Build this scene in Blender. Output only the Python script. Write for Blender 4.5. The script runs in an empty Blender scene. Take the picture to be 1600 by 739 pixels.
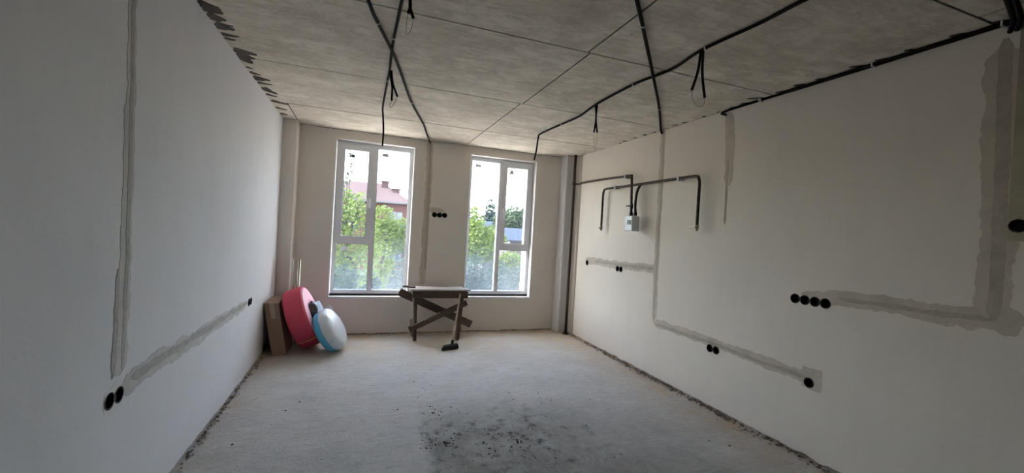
import bpy, bmesh, math, random
import numpy as np
from mathutils import Vector, Matrix, noise

scene = bpy.context.scene
COL = scene.collection
rnd = random.Random(7)

# ------------------------------------------------------------------ camera
F_PX, YAW, PITCH, ROLL = 654.656, 0.3455056, -0.0089301, 0.0570803
CAM = Vector((0, 0, 1.46))
XL, XR, D, H = -0.9373, 3.0180, 5.8617, 2.6662     # left wall, right wall, back wall, ceiling
Y0 = -2.2                                          # wall behind the camera
fw = Vector((math.sin(YAW)*math.cos(PITCH), math.cos(YAW)*math.cos(PITCH), math.sin(PITCH)))
r0 = Vector((math.cos(YAW), -math.sin(YAW), 0)); u0 = r0.cross(fw)
RT = math.cos(ROLL)*r0 + math.sin(ROLL)*u0
UP = -math.sin(ROLL)*r0 + math.cos(ROLL)*u0
cd = bpy.data.cameras.new('camera'); cam = bpy.data.objects.new('camera', cd); COL.objects.link(cam)
cd.sensor_width = 36; cd.lens = F_PX/1600*36; cd.clip_start = 0.02; cd.clip_end = 1000
m = Matrix((RT, UP, -fw)).transposed().to_4x4(); m.translation = CAM
cam.matrix_world = m
scene.camera = cam

# ------------------------------------------------------------------ light
scene.view_settings.view_transform = 'Standard'; scene.view_settings.look = 'None'
scene.view_settings.gamma = 1; scene.view_settings.use_curve_mapping = False
scene.view_settings.exposure = 2.97
scene.cycles.diffuse_bounces = 8; scene.cycles.max_bounces = 14; scene.cycles.transparent_max_bounces = 24
SUN_DIR = Vector((-0.80, 0.14, 0.72)).normalized()     # towards the sun: high, along the facade
w = bpy.data.worlds.new('sky'); scene.world = w; w.use_nodes = True
nt = w.node_tree; nt.nodes.clear()
out = nt.nodes.new('ShaderNodeOutputWorld'); bg = nt.nodes.new('ShaderNodeBackground')
sk = nt.nodes.new('ShaderNodeTexSky'); sk.sky_type = 'NISHITA'; sk.sun_disc = False
sk.sun_elevation = math.asin(SUN_DIR.z); sk.sun_rotation = math.atan2(SUN_DIR.x, SUN_DIR.y)
sk.air_density = 1.0; sk.dust_density = 2.0; sk.ozone_density = 2.5
mx = nt.nodes.new('ShaderNodeMix'); mx.data_type = 'RGBA'; mx.inputs[0].default_value = 0.20
mx.inputs[7].default_value = (5.6, 5.0, 4.1, 1)        # thin bright haze
nt.links.new(sk.outputs[0], mx.inputs[6]); nt.links.new(mx.outputs[2], bg.inputs[0])
bg.inputs[1].default_value = 0.50
nt.links.new(bg.outputs[0], out.inputs[0])
sd = bpy.data.lights.new('sun', 'SUN'); sd.energy = 1.5; sd.angle = 0.01; sd.color = (1, 0.95, 0.86)
so = bpy.data.objects.new('sun', sd); COL.objects.link(so)
so.location = (-30, 10, 40); so.rotation_euler = (-SUN_DIR).to_track_quat('-Z', 'Y').to_euler()

# ------------------------------------------------------------------ pixel -> surface
def ray(px, py): return fw + RT*((px-800)/F_PX) - UP*((py-369.5)/F_PX)
def onp(px, py, ax, v):
    d = ray(px, py); return CAM + d*((v-CAM[ax])/d[ax])
def LWp(px, py, n=0): p = onp(px, py, 0, XL+n); return (p.y, p.z)
def RWp(px, py, n=0): p = onp(px, py, 0, XR-n); return (p.y, p.z)
def BWp(px, py, n=0): p = onp(px, py, 1, D-n); return (p.x, p.z)
def CEp(px, py, n=0): p = onp(px, py, 2, H-n); return (p.x, p.y)
def FLp(px, py): p = onp(px, py, 2, 0); return (p.x, p.y)
MAP = {'L': lambda u, v, n: Vector((XL+n, u, v)), 'R': lambda u, v, n: Vector((XR-n, u, v)),
       'B': lambda u, v, n: Vector((u, D-n, v)), 'C': lambda u, v, n: Vector((u, v, H-n))}

# ------------------------------------------------------------------ materials
def mat(name, col, rough=0.8, metal=0.0, var=0.0, vscale=4.0, col2=None, bump=0.0, bscale=60.0,
        stretch=(1, 1, 1), spec=0.3, fine=0.0):
    M = bpy.data.materials.new(name); M.use_nodes = True; t = M.node_tree; N = t.nodes
    b = N['Principled BSDF']; b.inputs['Roughness'].default_value = rough; b.inputs['Metallic'].default_value = metal
    b.inputs['Specular IOR Level'].default_value = spec
    b.inputs['Base Color'].default_value = (*col, 1)
    if var or col2 or bump:
        tc = N.new('ShaderNodeTexCoord'); mp = N.new('ShaderNodeMapping'); mp.inputs['Scale'].default_value = stretch
        t.links.new(tc.outputs['Object'], mp.inputs[0])
    if var or col2:
        n1 = N.new('ShaderNodeTexNoise'); n1.inputs['Scale'].default_value = vscale; n1.inputs['Detail'].default_value = 6
        n1.inputs['Roughness'].default_value = 0.65
        t.links.new(mp.outputs[0], n1.inputs['Vector'])
        rp = N.new('ShaderNodeValToRGB'); rp.color_ramp.elements[0].position = 0.32; rp.color_ramp.elements[1].position = 0.68
        c2 = col2 or tuple(c*(1-var) for c in col)
        rp.color_ramp.elements[0].color = (*c2, 1); rp.color_ramp.elements[1].color = (*col, 1)
        t.links.new(n1.outputs[0], rp.inputs[0]); t.links.new(rp.outputs[0], b.inputs['Base Color'])
    if bump:
        n2 = N.new('ShaderNodeTexNoise'); n2.inputs['Scale'].default_value = bscale; n2.inputs['Detail'].default_value = 5
        t.links.new(mp.outputs[0], n2.inputs['Vector'])
        bp = N.new('ShaderNodeBump'); bp.inputs['Strength'].default_value = bump; bp.inputs['Distance'].default_value = 0.01
        t.links.new(n2.outputs[0], bp.inputs['Height']); t.links.new(bp.outputs[0], b.inputs['Normal'])
    return M

def add_layers(M, layers):
    """extra colour layers: (colour, noise scale, stretch, lo, hi, strength, region) over what the material has.
    region = (x0,x1,y0,y1,feather) limits the stain to a place of its own on the surface."""
    t = M.node_tree; N = t.nodes; b = N['Principled BSDF']
    for (col, sc, st, lo, hi, strg, reg) in layers:
        tc = N.new('ShaderNodeTexCoord'); mp = N.new('ShaderNodeMapping'); mp.inputs['Scale'].default_value = st
        t.links.new(tc.outputs['Object'], mp.inputs[0])
        n = N.new('ShaderNodeTexNoise'); n.inputs['Scale'].default_value = sc; n.inputs['Detail'].default_value = 7
        n.inputs['Roughness'].default_value = 0.7
        t.links.new(mp.outputs[0], n.inputs['Vector'])
        mr = N.new('ShaderNodeMapRange'); mr.inputs[1].default_value = lo; mr.inputs[2].default_value = hi
        mr.inputs[4].default_value = strg
        t.links.new(n.outputs[0], mr.inputs[0]); fac = mr.outputs[0]
        if reg:
            sx = N.new('ShaderNodeSeparateXYZ'); t.links.new(tc.outputs['Object'], sx.inputs[0])
            nz = N.new('ShaderNodeTexNoise'); nz.inputs['Scale'].default_value = 5; nz.inputs['Detail'].default_value = 4
            t.links.new(tc.outputs['Object'], nz.inputs['Vector'])
            x0, x1, y0, y1, fe = reg
            fes = fe if isinstance(fe, tuple) else (fe,)*4
            for (ax, a, sgn), fe in zip((('X', x0, 1), ('X', x1, -1), ('Y', y0, 1), ('Y', y1, -1)), fes):
                if a is None: continue
                ad = N.new('ShaderNodeMath'); ad.operation = 'MULTIPLY_ADD'; ad.inputs[1].default_value = fe*1.5
                t.links.new(nz.outputs[0], ad.inputs[0]); t.links.new(sx.outputs[ax], ad.inputs[2])
                m2 = N.new('ShaderNodeMapRange'); off = fe*0.75
                m2.inputs[1].default_value = a-sgn*fe+off; m2.inputs[2].default_value = a+sgn*fe+off
                t.links.new(ad.outputs[0], m2.inputs[0])
                mu = N.new('ShaderNodeMath'); mu.operation = 'MULTIPLY'
                t.links.new(fac, mu.inputs[0]); t.links.new(m2.outputs[0], mu.inputs[1]); fac = mu.outputs[0]
        mixn = N.new('ShaderNodeMix'); mixn.data_type = 'RGBA'; mixn.inputs[7].default_value = (*col, 1)
        t.links.new(fac, mixn.inputs[0])
        src = b.inputs['Base Color'].links
        if src: t.links.new(src[0].from_socket, mixn.inputs[6])
        else: mixn.inputs[6].default_value = b.inputs['Base Color'].default_value
        t.links.new(mixn.outputs[2], b.inputs['Base Color'])
    return M

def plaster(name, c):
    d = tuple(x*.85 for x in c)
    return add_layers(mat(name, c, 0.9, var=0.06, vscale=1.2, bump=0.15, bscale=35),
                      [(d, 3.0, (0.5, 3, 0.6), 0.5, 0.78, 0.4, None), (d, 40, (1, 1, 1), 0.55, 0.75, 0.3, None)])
M_PLASTER = plaster('wall_plaster', (0.77, 0.72, 0.655))
M_PLASTERL = plaster('plaster_cool_light_tint', (0.735, 0.73, 0.745))  # left wall: bluish daylight put into the plaster colour
M_PLASTERR = plaster('plaster_warm_light_tint', (0.775, 0.705, 0.61))  # right wall: warm cast of the light put into the plaster colour
M_REVEAL = mat('reveal_plaster', (0.74, 0.72, 0.70), 0.9, var=0.05, bump=0.1)
M_FILL = mat('filler_smear', (0.60, 0.525, 0.425), 0.95, var=0.18, vscale=9, bump=0.3, bscale=50)
M_FILLD = mat('filler_core', (0.475, 0.415, 0.335), 0.95, var=0.2, vscale=14, bump=0.4, bscale=50)
M_FILLL = mat('grey_filler_smear', (0.60, 0.575, 0.55), 0.95, var=0.18, vscale=9, bump=0.3, bscale=50)
M_FILLLD = mat('grey_filler_core', (0.47, 0.45, 0.425), 0.95, var=0.25, vscale=14, bump=0.4, bscale=50)
M_FILLR = mat('rough_render', (0.42, 0.385, 0.275), 0.95, var=0.2, vscale=5, bump=0.5, bscale=40)
M_FLOOR = add_layers(mat('screed', (0.56, 0.54, 0.51), 0.92, var=0.2, vscale=2.2, bump=0.6, bscale=45, stretch=(1, 1.4, 1)), [
    ((0.34, 0.325, 0.30), 7, (1, 3.6, 1), 0.48, 0.68, 0.6, None),
    ((0.68, 0.66, 0.635), 14, (1, 4, 1), 0.50, 0.70, 0.6, None),
    ((0.30, 0.285, 0.265), 30, (1, 3, 1), 0.55, 0.72, 0.6, None),
    ((0.46, 0.345, 0.22), 4, (1, 1, 1), 0.32, 0.60, 0.8, (2.62, None, None, None, 0.36)),
    ((0.52, 0.405, 0.26), 3, (1, 1, 1), 0.32, 0.62, 0.8, (None, None, 4.9, None, 0.5)),
    ((0.40, 0.33, 0.24), 3, (1, 1, 1), 0.38, 0.66, 0.6, (None, -0.72, None, None, 0.16)),
    ((0.21, 0.195, 0.165), 3.2, (1, 1, 1), 0.20, 0.60, 0.85, (0.49, 1.7, None, 3.20, (0.04, 0.45, 0.1, 0.32))),
    ((0.23, 0.21, 0.18), 2.5, (1, 1, 1), 0.36, 0.66, 0.6, (1.2, 2.6, None, 3.0, 0.35)),
    ((0.42, 0.41, 0.39), 6, (3, 0.8, 1), 0.50, 0.66, 0.7, (0.55, 2.1, None, 3.2, 0.15)),
    ((0.06, 0.053, 0.04), 9, (1, 1, 1), 0.53, 0.66, 0.9, (0.48, 1.6, 2.3, 3.2, (.06, .3, .15, .2))),
    ((0.13, 0.12, 0.11), 50, (1, 1, 1), 0.64, 0.72, 0.8, None)])
M_CEIL = add_layers(mat('formwork_concrete', (0.72, 0.65, 0.54), 0.9, col2=(0.52, 0.465, 0.38), vscale=1.7, bump=0.35, bscale=40), [
    ((0.38, 0.335, 0.27), 7, (0.7, 3.5, 1), 0.46, 0.70, 0.6, None),
    ((0.80, 0.745, 0.65), 5, (0.9, 2.0, 1), 0.50, 0.68, 0.8, None),
    ((0.82, 0.77, 0.68), 20, (0.8, 2.2, 1), 0.53, 0.68, 0.7, None),
    ((0.34, 0.31, 0.265), 24, (0.5, 3.5, 1), 0.54, 0.72, 0.6, None),
    ((0.86, 0.80, 0.70), 2.6, (1, 1.4, 1), 0.50, 0.66, 0.55, None),
    ((0.40, 0.35, 0.28), 2.1, (1.2, 1, 1), 0.52, 0.70, 0.55, None),
    ((0.10, 0.09, 0.08), 11, (1, 2.0, 1), 0.67, 0.74, 0.85, None),
    ((0.40, 0.35, 0.25), 1.6, (1, 1, 1), 0.45, 0.72, 0.6, (1.4, None, None, 3.4, 0.5))])
M_JOINT = mat('joint_dark', (0.09, 0.082, 0.072), 0.95, var=0.3, vscale=12)
M_STREAK = mat('dark_mortar', (0.115, 0.10, 0.085), 0.95, var=0.4, vscale=20, bump=0.5, bscale=80)
M_CORE = mat('masonry', (0.20, 0.15, 0.115), 0.95, var=0.3, vscale=10)
M_PVC = mat('window_pvc', (0.74, 0.75, 0.77), 0.35, var=0.03, spec=0.5)
M_GASKET = mat('gasket', (0.02, 0.02, 0.022), 0.6, var=0.2)
M_FOAM = mat('window_foam', (0.03, 0.028, 0.025), 0.9, var=0.4, vscale=30, bump=0.5)
M_STICK = mat('sticker_paper', (0.62, 0.64, 0.60), 0.7, var=0.1)
M_STICKD = mat('sticker_print', (0.10, 0.14, 0.13), 0.7, var=0.2, vscale=50)
M_BLACK = mat('black_plastic', (0.012, 0.012, 0.013), 0.55, var=0.2, vscale=40)
M_CONDUIT = mat('conduit_plastic', (0.009, 0.008, 0.008), 0.6, var=0.3, vscale=30, spec=0.12)
M_WIRE = mat('white_wire', (0.62, 0.60, 0.54), 0.5, var=0.1)
M_CLIP = mat('white_clip', (0.66, 0.65, 0.62), 0.5, var=0.1)
M_STEEL = add_layers(mat('rusty_steel', (0.075, 0.052, 0.04), 0.6, 0.3, var=0.5, vscale=14, bump=0.3, bscale=90), [
    ((0.30, 0.29, 0.27), 30, (1, 1, 1), 0.55, 0.7, 0.7, None)])
M_RISER = mat('brown_pipe', (0.055, 0.036, 0.027), 0.55, 0.1, var=0.35, vscale=12)
M_METER = mat('meter_paint', (0.66, 0.69, 0.71), 0.4, 0.1, var=0.05, spec=0.5)
M_METERD = mat('meter_window', (0.06, 0.075, 0.08), 0.25, var=0.3, vscale=60)
M_METERW = mat('meter_label', (0.86, 0.87, 0.87), 0.6, var=0.03)
M_BRASS = mat('valve_brass', (0.34, 0.30, 0.22), 0.4, 0.8, var=0.2)
M_WOOD = mat('aged_wood', (0.135, 0.095, 0.07), 0.85, col2=(0.055, 0.038, 0.029), vscale=9, bump=0.4, bscale=40, stretch=(0.5, 6, 6))
M_WOODL = mat('pale_wood', (0.44, 0.37, 0.30), 0.85, col2=(0.27, 0.22, 0.175), vscale=9, bump=0.3, bscale=40, stretch=(0.6, 5, 5))
M_BOARD = mat('dusty_board', (0.50, 0.455, 0.41), 0.9, col2=(0.36, 0.32, 0.285), vscale=7, bump=0.3, stretch=(0.5, 4, 4))
M_HANDLE = mat('broom_handle', (0.55, 0.47, 0.38), 0.6, var=0.2, vscale=20)
M_BROOM = mat('broom_bristle', (0.018, 0.018, 0.02), 0.8, var=0.4, vscale=60)
M_CARD = mat('cardboard', (0.31, 0.21, 0.155), 0.85, var=0.12, vscale=5, bump=0.1, bscale=30)
M_CARDIN = mat('cardboard_side', (0.30, 0.205, 0.16), 0.85, var=0.15, vscale=5)
M_TAPE = mat('packing_tape', (0.46, 0.36, 0.28), 0.3, var=0.1)
M_PINK = mat('pink_foam', (0.70, 0.085, 0.14), 0.6, var=0.15, vscale=4, bump=0.15, bscale=20)
M_PINKL = mat('pale_pink_face', (0.90, 0.42, 0.50), 0.55, var=0.12, vscale=6, bump=0.1)
M_STRING = mat('yellow_string', (0.85, 0.62, 0.18), 0.6, var=0.1)
M_BLUE = mat('blue_foam', (0.13, 0.50, 0.74), 0.5, var=0.15, vscale=6, bump=0.1)
M_FILM = add_layers(mat('white_film', (0.72, 0.78, 0.82), 0.25, var=0.12, vscale=7, bump=0.5, bscale=14, spec=0.6), [
    ((0.40, 0.62, 0.78), 5, (1, 1, 1), 0.52, 0.7, 0.6, None)])
M_BAG = mat('black_bag', (0.015, 0.012, 0.014), 0.35, var=0.3, bump=0.8, bscale=18, spec=0.6)
M_PACK = mat('pale_blue_packet', (0.55, 0.63, 0.74), 0.4, var=0.15, vscale=8, bump=0.4, bscale=20)
M_ALU = mat('galvanised', (0.86, 0.82, 0.74), 0.16, 1.0, var=0.15, vscale=9, stretch=(6, 6, 0.5))
M_RUBBLE = mat('rubble_crumbs', (0.26, 0.20, 0.15), 0.95, col2=(0.11, 0.085, 0.065), vscale=9)
M_CRUMB = mat('dirt_crumbs', (0.07, 0.058, 0.045), 0.95, col2=(0.025, 0.02, 0.017), vscale=6)
M_CRUMBL = mat('plaster_crumbs', (0.60, 0.58, 0.55), 0.95, var=0.3, vscale=9)
# outdoors
M_GROUND = add_layers(mat('yard_ground', (0.022, 0.027, 0.030), 0.95, var=0.3, vscale=0.3), [
    ((0.02, 0.03, 0.010), 0.09, (1, 1, 1), 0.45, 0.6, 0.9, None)])
M_BOUNCE = mat('bounce_ground', (0.72, 0.64, 0.53), 0.9, var=0.1, vscale=0.8)  # pale surface of the added light-bouncing ground
M_BRICK = mat('brick_wall', (0.085, 0.03, 0.023), 0.9, var=0.25, vscale=3)
M_ROOF = mat('roof_tiles', (0.052, 0.030, 0.028), 0.95, var=0.2, vscale=1.5)
M_CHIM = mat('chimney_brick', (0.06, 0.03, 0.026), 0.9, var=0.2)
M_HGLASS = mat('house_glass', (0.03, 0.045, 0.06), 0.1, var=0.1, spec=0.8)
M_TRIM = mat('house_trim', (0.09, 0.085, 0.08), 0.7, var=0.05)
M_SHED = mat('shed_wall', (0.06, 0.052, 0.05), 0.9, var=0.1)
M_SHEDR = mat('blue_metal_roof', (0.014, 0.022, 0.036), 0.8, var=0.15)
M_FENCE = mat('fence_metal', (0.014, 0.022, 0.028), 0.9, var=0.2)
M_BARK = mat('bark', (0.03, 0.024, 0.018), 0.95, var=0.4, vscale=8)
def leafmat(name, c, c2):
    M = mat(name, c, 0.6, col2=c2, vscale=1.3)
    t = M.node_tree; N = t.nodes; b = N['Principled BSDF']; o = N['Material Output']
    tr = N.new('ShaderNodeBsdfTranslucent'); mxs = N.new('ShaderNodeMixShader'); mxs.inputs[0].default_value = 0.5
    t.links.new(b.inputs['Base Color'].links[0].from_socket, tr.inputs[0])
    t.links.new(b.outputs[0], mxs.inputs[1]); t.links.new(tr.outputs[0], mxs.inputs[2]); t.links.new(mxs.outputs[0], o.inputs[0])
    return M
M_LEAF = [leafmat('leaf_yellow_green', (0.12, 0.155, 0.026), (0.045, 0.075, 0.016)),
          leafmat('leaf_mid_green', (0.035, 0.058, 0.018), (0.016, 0.032, 0.011)),
          leafmat('leaf_blue_green', (0.022, 0.042, 0.030), (0.011, 0.024, 0.018))]
def glassmat():
    M = bpy.data.materials.new('dusty_glass'); M.use_nodes = True; t = M.node_tree; N = t.nodes; N.clear()
    o = N.new('ShaderNodeOutputMaterial'); tr = N.new('ShaderNodeBsdfTransparent'); tr.inputs[0].default_value = (0.95, 0.97, 0.97, 1)
    gl = N.new('ShaderNodeBsdfGlossy'); gl.inputs['Roughness'].default_value = 0.03
    m1 = N.new('ShaderNodeMixShader'); m1.inputs[0].default_value = 0.04
    di = N.new('ShaderNodeBsdfTranslucent'); di.inputs[0].default_value = (0.62, 0.68, 0.72, 1)
    m2 = N.new('ShaderNodeMixShader')
    tc = N.new('ShaderNodeTexCoord'); n = N.new('ShaderNodeTexNoise'); n.inputs['Scale'].default_value = 2.5; n.inputs['Detail'].default_value = 6
    t.links.new(tc.outputs['Object'], n.inputs['Vector'])
    sx = N.new('ShaderNodeSeparateXYZ'); t.links.new(tc.outputs['Object'], sx.inputs[0])
    mr = N.new('ShaderNodeMapRange'); mr.inputs[1].default_value = 1.35; mr.inputs[2].default_value = 0.55   # more dust low down
    mr.inputs[3].default_value = 0.008; mr.inputs[4].default_value = 0.05
    t.links.new(sx.outputs['Z'], mr.inputs[0])
    mu = N.new('ShaderNodeMath'); mu.operation = 'MULTIPLY'
    m3 = N.new('ShaderNodeMapRange'); m3.inputs[1].default_value = 0.3; m3.inputs[2].default_value = 0.7; m3.inputs[3].default_value = 0.6; m3.inputs[4].default_value = 1.2
    t.links.new(n.outputs[0], m3.inputs[0]); t.links.new(mr.outputs[0], mu.inputs[0]); t.links.new(m3.outputs[0], mu.inputs[1])
    t.links.new(tr.outputs[0], m1.inputs[1]); t.links.new(gl.outputs[0], m1.inputs[2])
    t.links.new(m1.outputs[0], m2.inputs[1]); t.links.new(di.outputs[0], m2.inputs[2]); t.links.new(mu.outputs[0], m2.inputs[0])
    t.links.new(m2.outputs[0], o.inputs[0]); return M
M_GLASS = glassmat()

# ------------------------------------------------------------------ mesh builder
def tag(o, label=None, cat=None, group=None, kind=None):
    if label: o['label'] = label
    if cat: o['category'] = cat
    if group: o['group'] = group
    if kind: o['kind'] = kind
    return o
def empty(name, loc):
    o = bpy.data.objects.new(name, None); o.location = loc; o.empty_display_size = 0.05; COL.objects.link(o); return o
def wloc(p):
    v = Vector((0, 0, 0))
    while p: v = v + Vector(p.location); p = p.parent
    return v
class MB:
    def __init__(s): s.v = []; s.f = []; s.smooth = False
    def add(s, vs, fs):
        b = len(s.v); s.v += [Vector(v) for v in vs]; s.f += [[i+b for i in f] for f in fs]; return s
    def box(s, a, b):
        x0, y0, z0 = a; x1, y1, z1 = b
        return s.add([(x0,y0,z0),(x1,y0,z0),(x1,y1,z0),(x0,y1,z0),(x0,y0,z1),(x1,y0,z1),(x1,y1,z1),(x0,y1,z1)],
                     [(0,3,2,1),(4,5,6,7),(0,1,5,4),(1,2,6,5),(2,3,7,6),(3,0,4,7)])
    def beam(s, p, q, w, t, up=(0, 0, 1), bev=0.0):
        """board from p to q, w wide along 'up', t thick across"""
        p, q = Vector(p), Vector(q); d = (q-p).normalized(); side = d.cross(Vector(up)).normalized(); u = side.cross(d)
        def prof(c):
            if bev:
                a, b = w/2, t/2; k = bev
                return [c+u*x+side*y for x, y in ((-a+k,-b),(a-k,-b),(a,-b+k),(a,b-k),(a-k,b),(-a+k,b),(-a,b-k),(-a,-b+k))]
            return [c+u*(sx*w/2)+side*(sy*t/2) for sx, sy in ((-1,-1),(1,-1),(1,1),(-1,1))]
        A, B = prof(p), prof(q); n = len(A)
        return s.add(A+B, [list(range(n))[::-1], list(range(n, 2*n))]+[(i, (i+1) % n, n+(i+1) % n, n+i) for i in range(n)])
    def tube(s, pts, r, n=10, caps=True, rfun=None):
        pts = [Vector(p) for p in pts]; N = len(pts); ring = []
        t0 = (pts[1]-pts[0]).normalized(); a = t0.orthogonal().normalized()
        b0 = len(s.v)
        for i, p in enumerate(pts):
            t = (pts[min(i+1, N-1)]-pts[max(i-1, 0)]).normalized()
            a = (a - t*a.dot(t)).normalized(); c = t.cross(a); rr = rfun(i) if rfun else r
            s.v += [p + (a*math.cos(2*math.pi*k/n)+c*math.sin(2*math.pi*k/n))*rr for k in range(n)]
        for i in range(N-1):
            for k in range(n):
                s.f.append([b0+i*n+k, b0+i*n+(k+1) % n, b0+(i+1)*n+(k+1) % n, b0+(i+1)*n+k])
        if caps: s.f += [[b0+k for k in range(n)][::-1], [b0+(N-1)*n+k for k in range(n)]]
        s.smooth = True; return s
    def lathe(s, prof, mtx, n=32, close=False):
        """profile (r, h) about local z, placed by matrix"""
        b = len(s.v); k = len(prof)
        for (r, h) in prof:
            s.v += [mtx @ Vector((r*math.cos(2*math.pi*i/n), r*math.sin(2*math.pi*i/n), h)) for i in range(n)]
        for j in range(k-1):
            for i in range(n): s.f.append([b+j*n+i, b+j*n+(i+1) % n, b+(j+1)*n+(i+1) % n, b+(j+1)*n+i])
        if close: s.f += [[b+i for i in range(n)][::-1], [b+(k-1)*n+i for i in range(n)]]
        return s
    def prism(s, poly, f0, f1):
        """poly of 2D points, f0/f1 map (u,v)->world for the two faces"""
        n = len(poly)
        return s.add([f0(*p) for p in poly]+[f1(*p) for p in poly],
                     [list(range(n)), list(range(n, 2*n))[::-1]]+[(i, n+i, n+(i+1) % n, (i+1) % n) for i in range(n)])
    def build(s, name, material, parent=None, smooth=None, origin=None, recalc=True):
        vs = s.v
        if parent is not None: org = wloc(parent)
        elif origin is not None: org = Vector(origin)
        else:
            A = np.array([tuple(v) for v in vs]); lo, hi = A.min(0), A.max(0)
            org = Vector(((lo[0]+hi[0])/2, (lo[1]+hi[1])/2, lo[2]))
        own = Vector((0, 0, 0))
        me = bpy.data.meshes.new(name); me.from_pydata([tuple(v-org) for v in vs], [], s.f)
        if recalc:
            bm = bmesh.new(); bm.from_mesh(me); bmesh.ops.recalc_face_normals(bm, faces=bm.faces); bm.to_mesh(me); bm.free()
        me.materials.append(material)
        o = bpy.data.objects.new(name, me); COL.objects.link(o)
        if parent is not None: o.parent = parent
        else: o.location = org
        if s.smooth if smooth is None else smooth:
            for p in me.polygons: p.use_smooth = True
            me.set_sharp_from_angle(angle=math.radians(40))
        me.update(); return o
def cut(o, cutter):
    md = o.modifiers.new('cut', 'BOOLEAN'); md.operation = 'DIFFERENCE'; md.solver = 'EXACT'; md.object = cutter
    bpy.context.view_layer.update(); dg = bpy.context.evaluated_depsgraph_get()
    me = bpy.data.meshes.new_from_object(o.evaluated_get(dg)); o.modifiers.clear()
    old = o.data; o.data = me; bpy.data.meshes.remove(old)
def drop(o):
    me = o.data; bpy.data.objects.remove(o); bpy.data.meshes.remove(me)
def nz(x, y=0.0, z=0.0): return noise.noise((x, y, z))
def spline(pts, step=0.006):
    """Catmull-Rom through the points, resampled evenly"""
    P = [Vector(p) for p in pts]; P = [2*P[0]-P[1]]+P+[2*P[-1]-P[-2]]; dense = []
    for i in range(1, len(P)-2):
        a, b, c, d = P[i-1:i+3]; L = (c-b).length; n = max(4, int(L/step*2))
        for k in range(n):
            t = k/n
            dense.append(0.5*((2*b)+(c-a)*t+(2*a-5*b+4*c-d)*t*t+(-a+3*b-3*c+d)*t**3))
    dense.append(P[-2]); out = [dense[0]]; acc = 0
    for i in range(1, len(dense)):
        acc += (dense[i]-dense[i-1]).length
        if acc >= step: out.append(dense[i]); acc = 0
    if (out[-1]-dense[-1]).length > 1e-5: out.append(dense[-1])
    return out
def poly_ragged(u0, u1, v0, v1, seed, rb=0.012, rt=0.008, step=0.025):
    """wall outline with a ragged bottom and top"""
    n = int((u1-u0)/step); pts = []
    for i in range(n+1):
        u = u0+(u1-u0)*i/n
        pts.append((u, v0+rb*(0.6+nz(u*9, seed)+0.6*nz(u*31, seed))))
    for i in range(n, -1, -1):
        u = u0+(u1-u0)*i/n
        pts.append((u, v1-rt*max(0, 0.4+nz(u*7, seed+9)+0.7*nz(u*26, seed))))
    return pts

# ------------------------------------------------------------------ socket boxes: where they are
SOCK = [  # wall, pixel of every cup, label
    ('L', [(170.5, 626.5), (185, 617.5)], 'pair of black socket boxes low on the left wall, below the filled upright groove'),
    ('L', [(388.6, 472.5), (392, 470.5)], 'pair of black socket boxes on the left wall just before the cardboard box'),
    ('B', [(679, 335.5), (686.8, 336), (694.5, 336.5)], 'row of three black socket boxes on the back wall between the windows'),
    ('R', [(917.5, 410.5)], 'small single black socket box on the right wall nearest the corner pipe'),
    ('R', [(964.7, 420), (970.5, 420.5)], 'small pair of black socket boxes on the right wall below the gas meter'),
    ('R', [(1109.5, 545), (1118.5, 546.5)], 'pair of black socket boxes low on the right wall in the sloping filled groove'),
    ('R', [(1264, 598)], 'single black socket box low on the right wall on a square filler patch'),
    ('R', [(1242.5, 466), (1258, 469.5), (1273.5, 471.5), (1289.5, 474)], 'row of four black socket boxes on the right wall'),
    ('R', [(1591, 353)], 'single large black socket box at the right edge beside the rough render strip')]
def cups_of(wl, pxs):
    f = {'L': LWp, 'R': RWp, 'B': BWp}[wl]; cs = [f(*p) for p in pxs]
    if len(cs) > 1:   # ganged at 71 mm
        cu = sum(c[0] for c in cs)/len(cs); cv = sum(c[1] for c in cs)/len(cs)
        cs = [(cu+(i-(len(cs)-1)/2)*0.071, cv) for i in range(len(cs))]
    return cs
def frame_of(wl, u, v):
    o = MAP[wl](u, v, 0); n = MAP[wl](u, v, 1)-o; a = MAP[wl](u+1, v, 0)-o; b = n.cross(a)
    m = Matrix((a, b, n)).transposed().to_4x4(); m.translation = o; return m
def cutters(wl):
    mb = MB()
    for w_, pxs, _ in SOCK:
        if w_ != wl: continue
        cs = cups_of(wl, pxs)
        for c in cs: mb.lathe([(0.0335, -0.05), (0.0335, 0.03)], frame_of(wl, *c), 24, True)
    return mb.build('cutter', M_BLACK, smooth=False)
CUT = {k: cutters(k) for k in 'LRB'}

# ------------------------------------------------------------------ the room
# floor
mb = MB(); nx, ny = 90, 170
fx0, fx1, fy0, fy1 = XL-0.06, XR+0.06, Y0, D+0.02
for j in range(ny+1):
    for i in range(nx+1):
        x = fx0+(fx1-fx0)*i/nx; y = fy0+(fy1-fy0)*j/ny
        z = 0.004*nz(x*1.5, y*1.5)+0.003*nz(x*6, y*6, 3)+0.002*nz(x*17, y*17, 5)
        mb.v.append(Vector((x, y, z-0.002)))
for j in range(ny):
    for i in range(nx):
        a = j*(nx+1)+i; mb.f.append([a, a+1, a+nx+2, a+nx+1])
b0 = len(mb.v)
mb.box((fx0, fy0, -0.25), (fx1, fy1, -0.02))
floor = tag(mb.build('floor', M_FLOOR, origin=(0, 0, 0), recalc=False, smooth=True), kind='structure',
            label='bare grey concrete screed floor with dirt stains')

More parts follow.
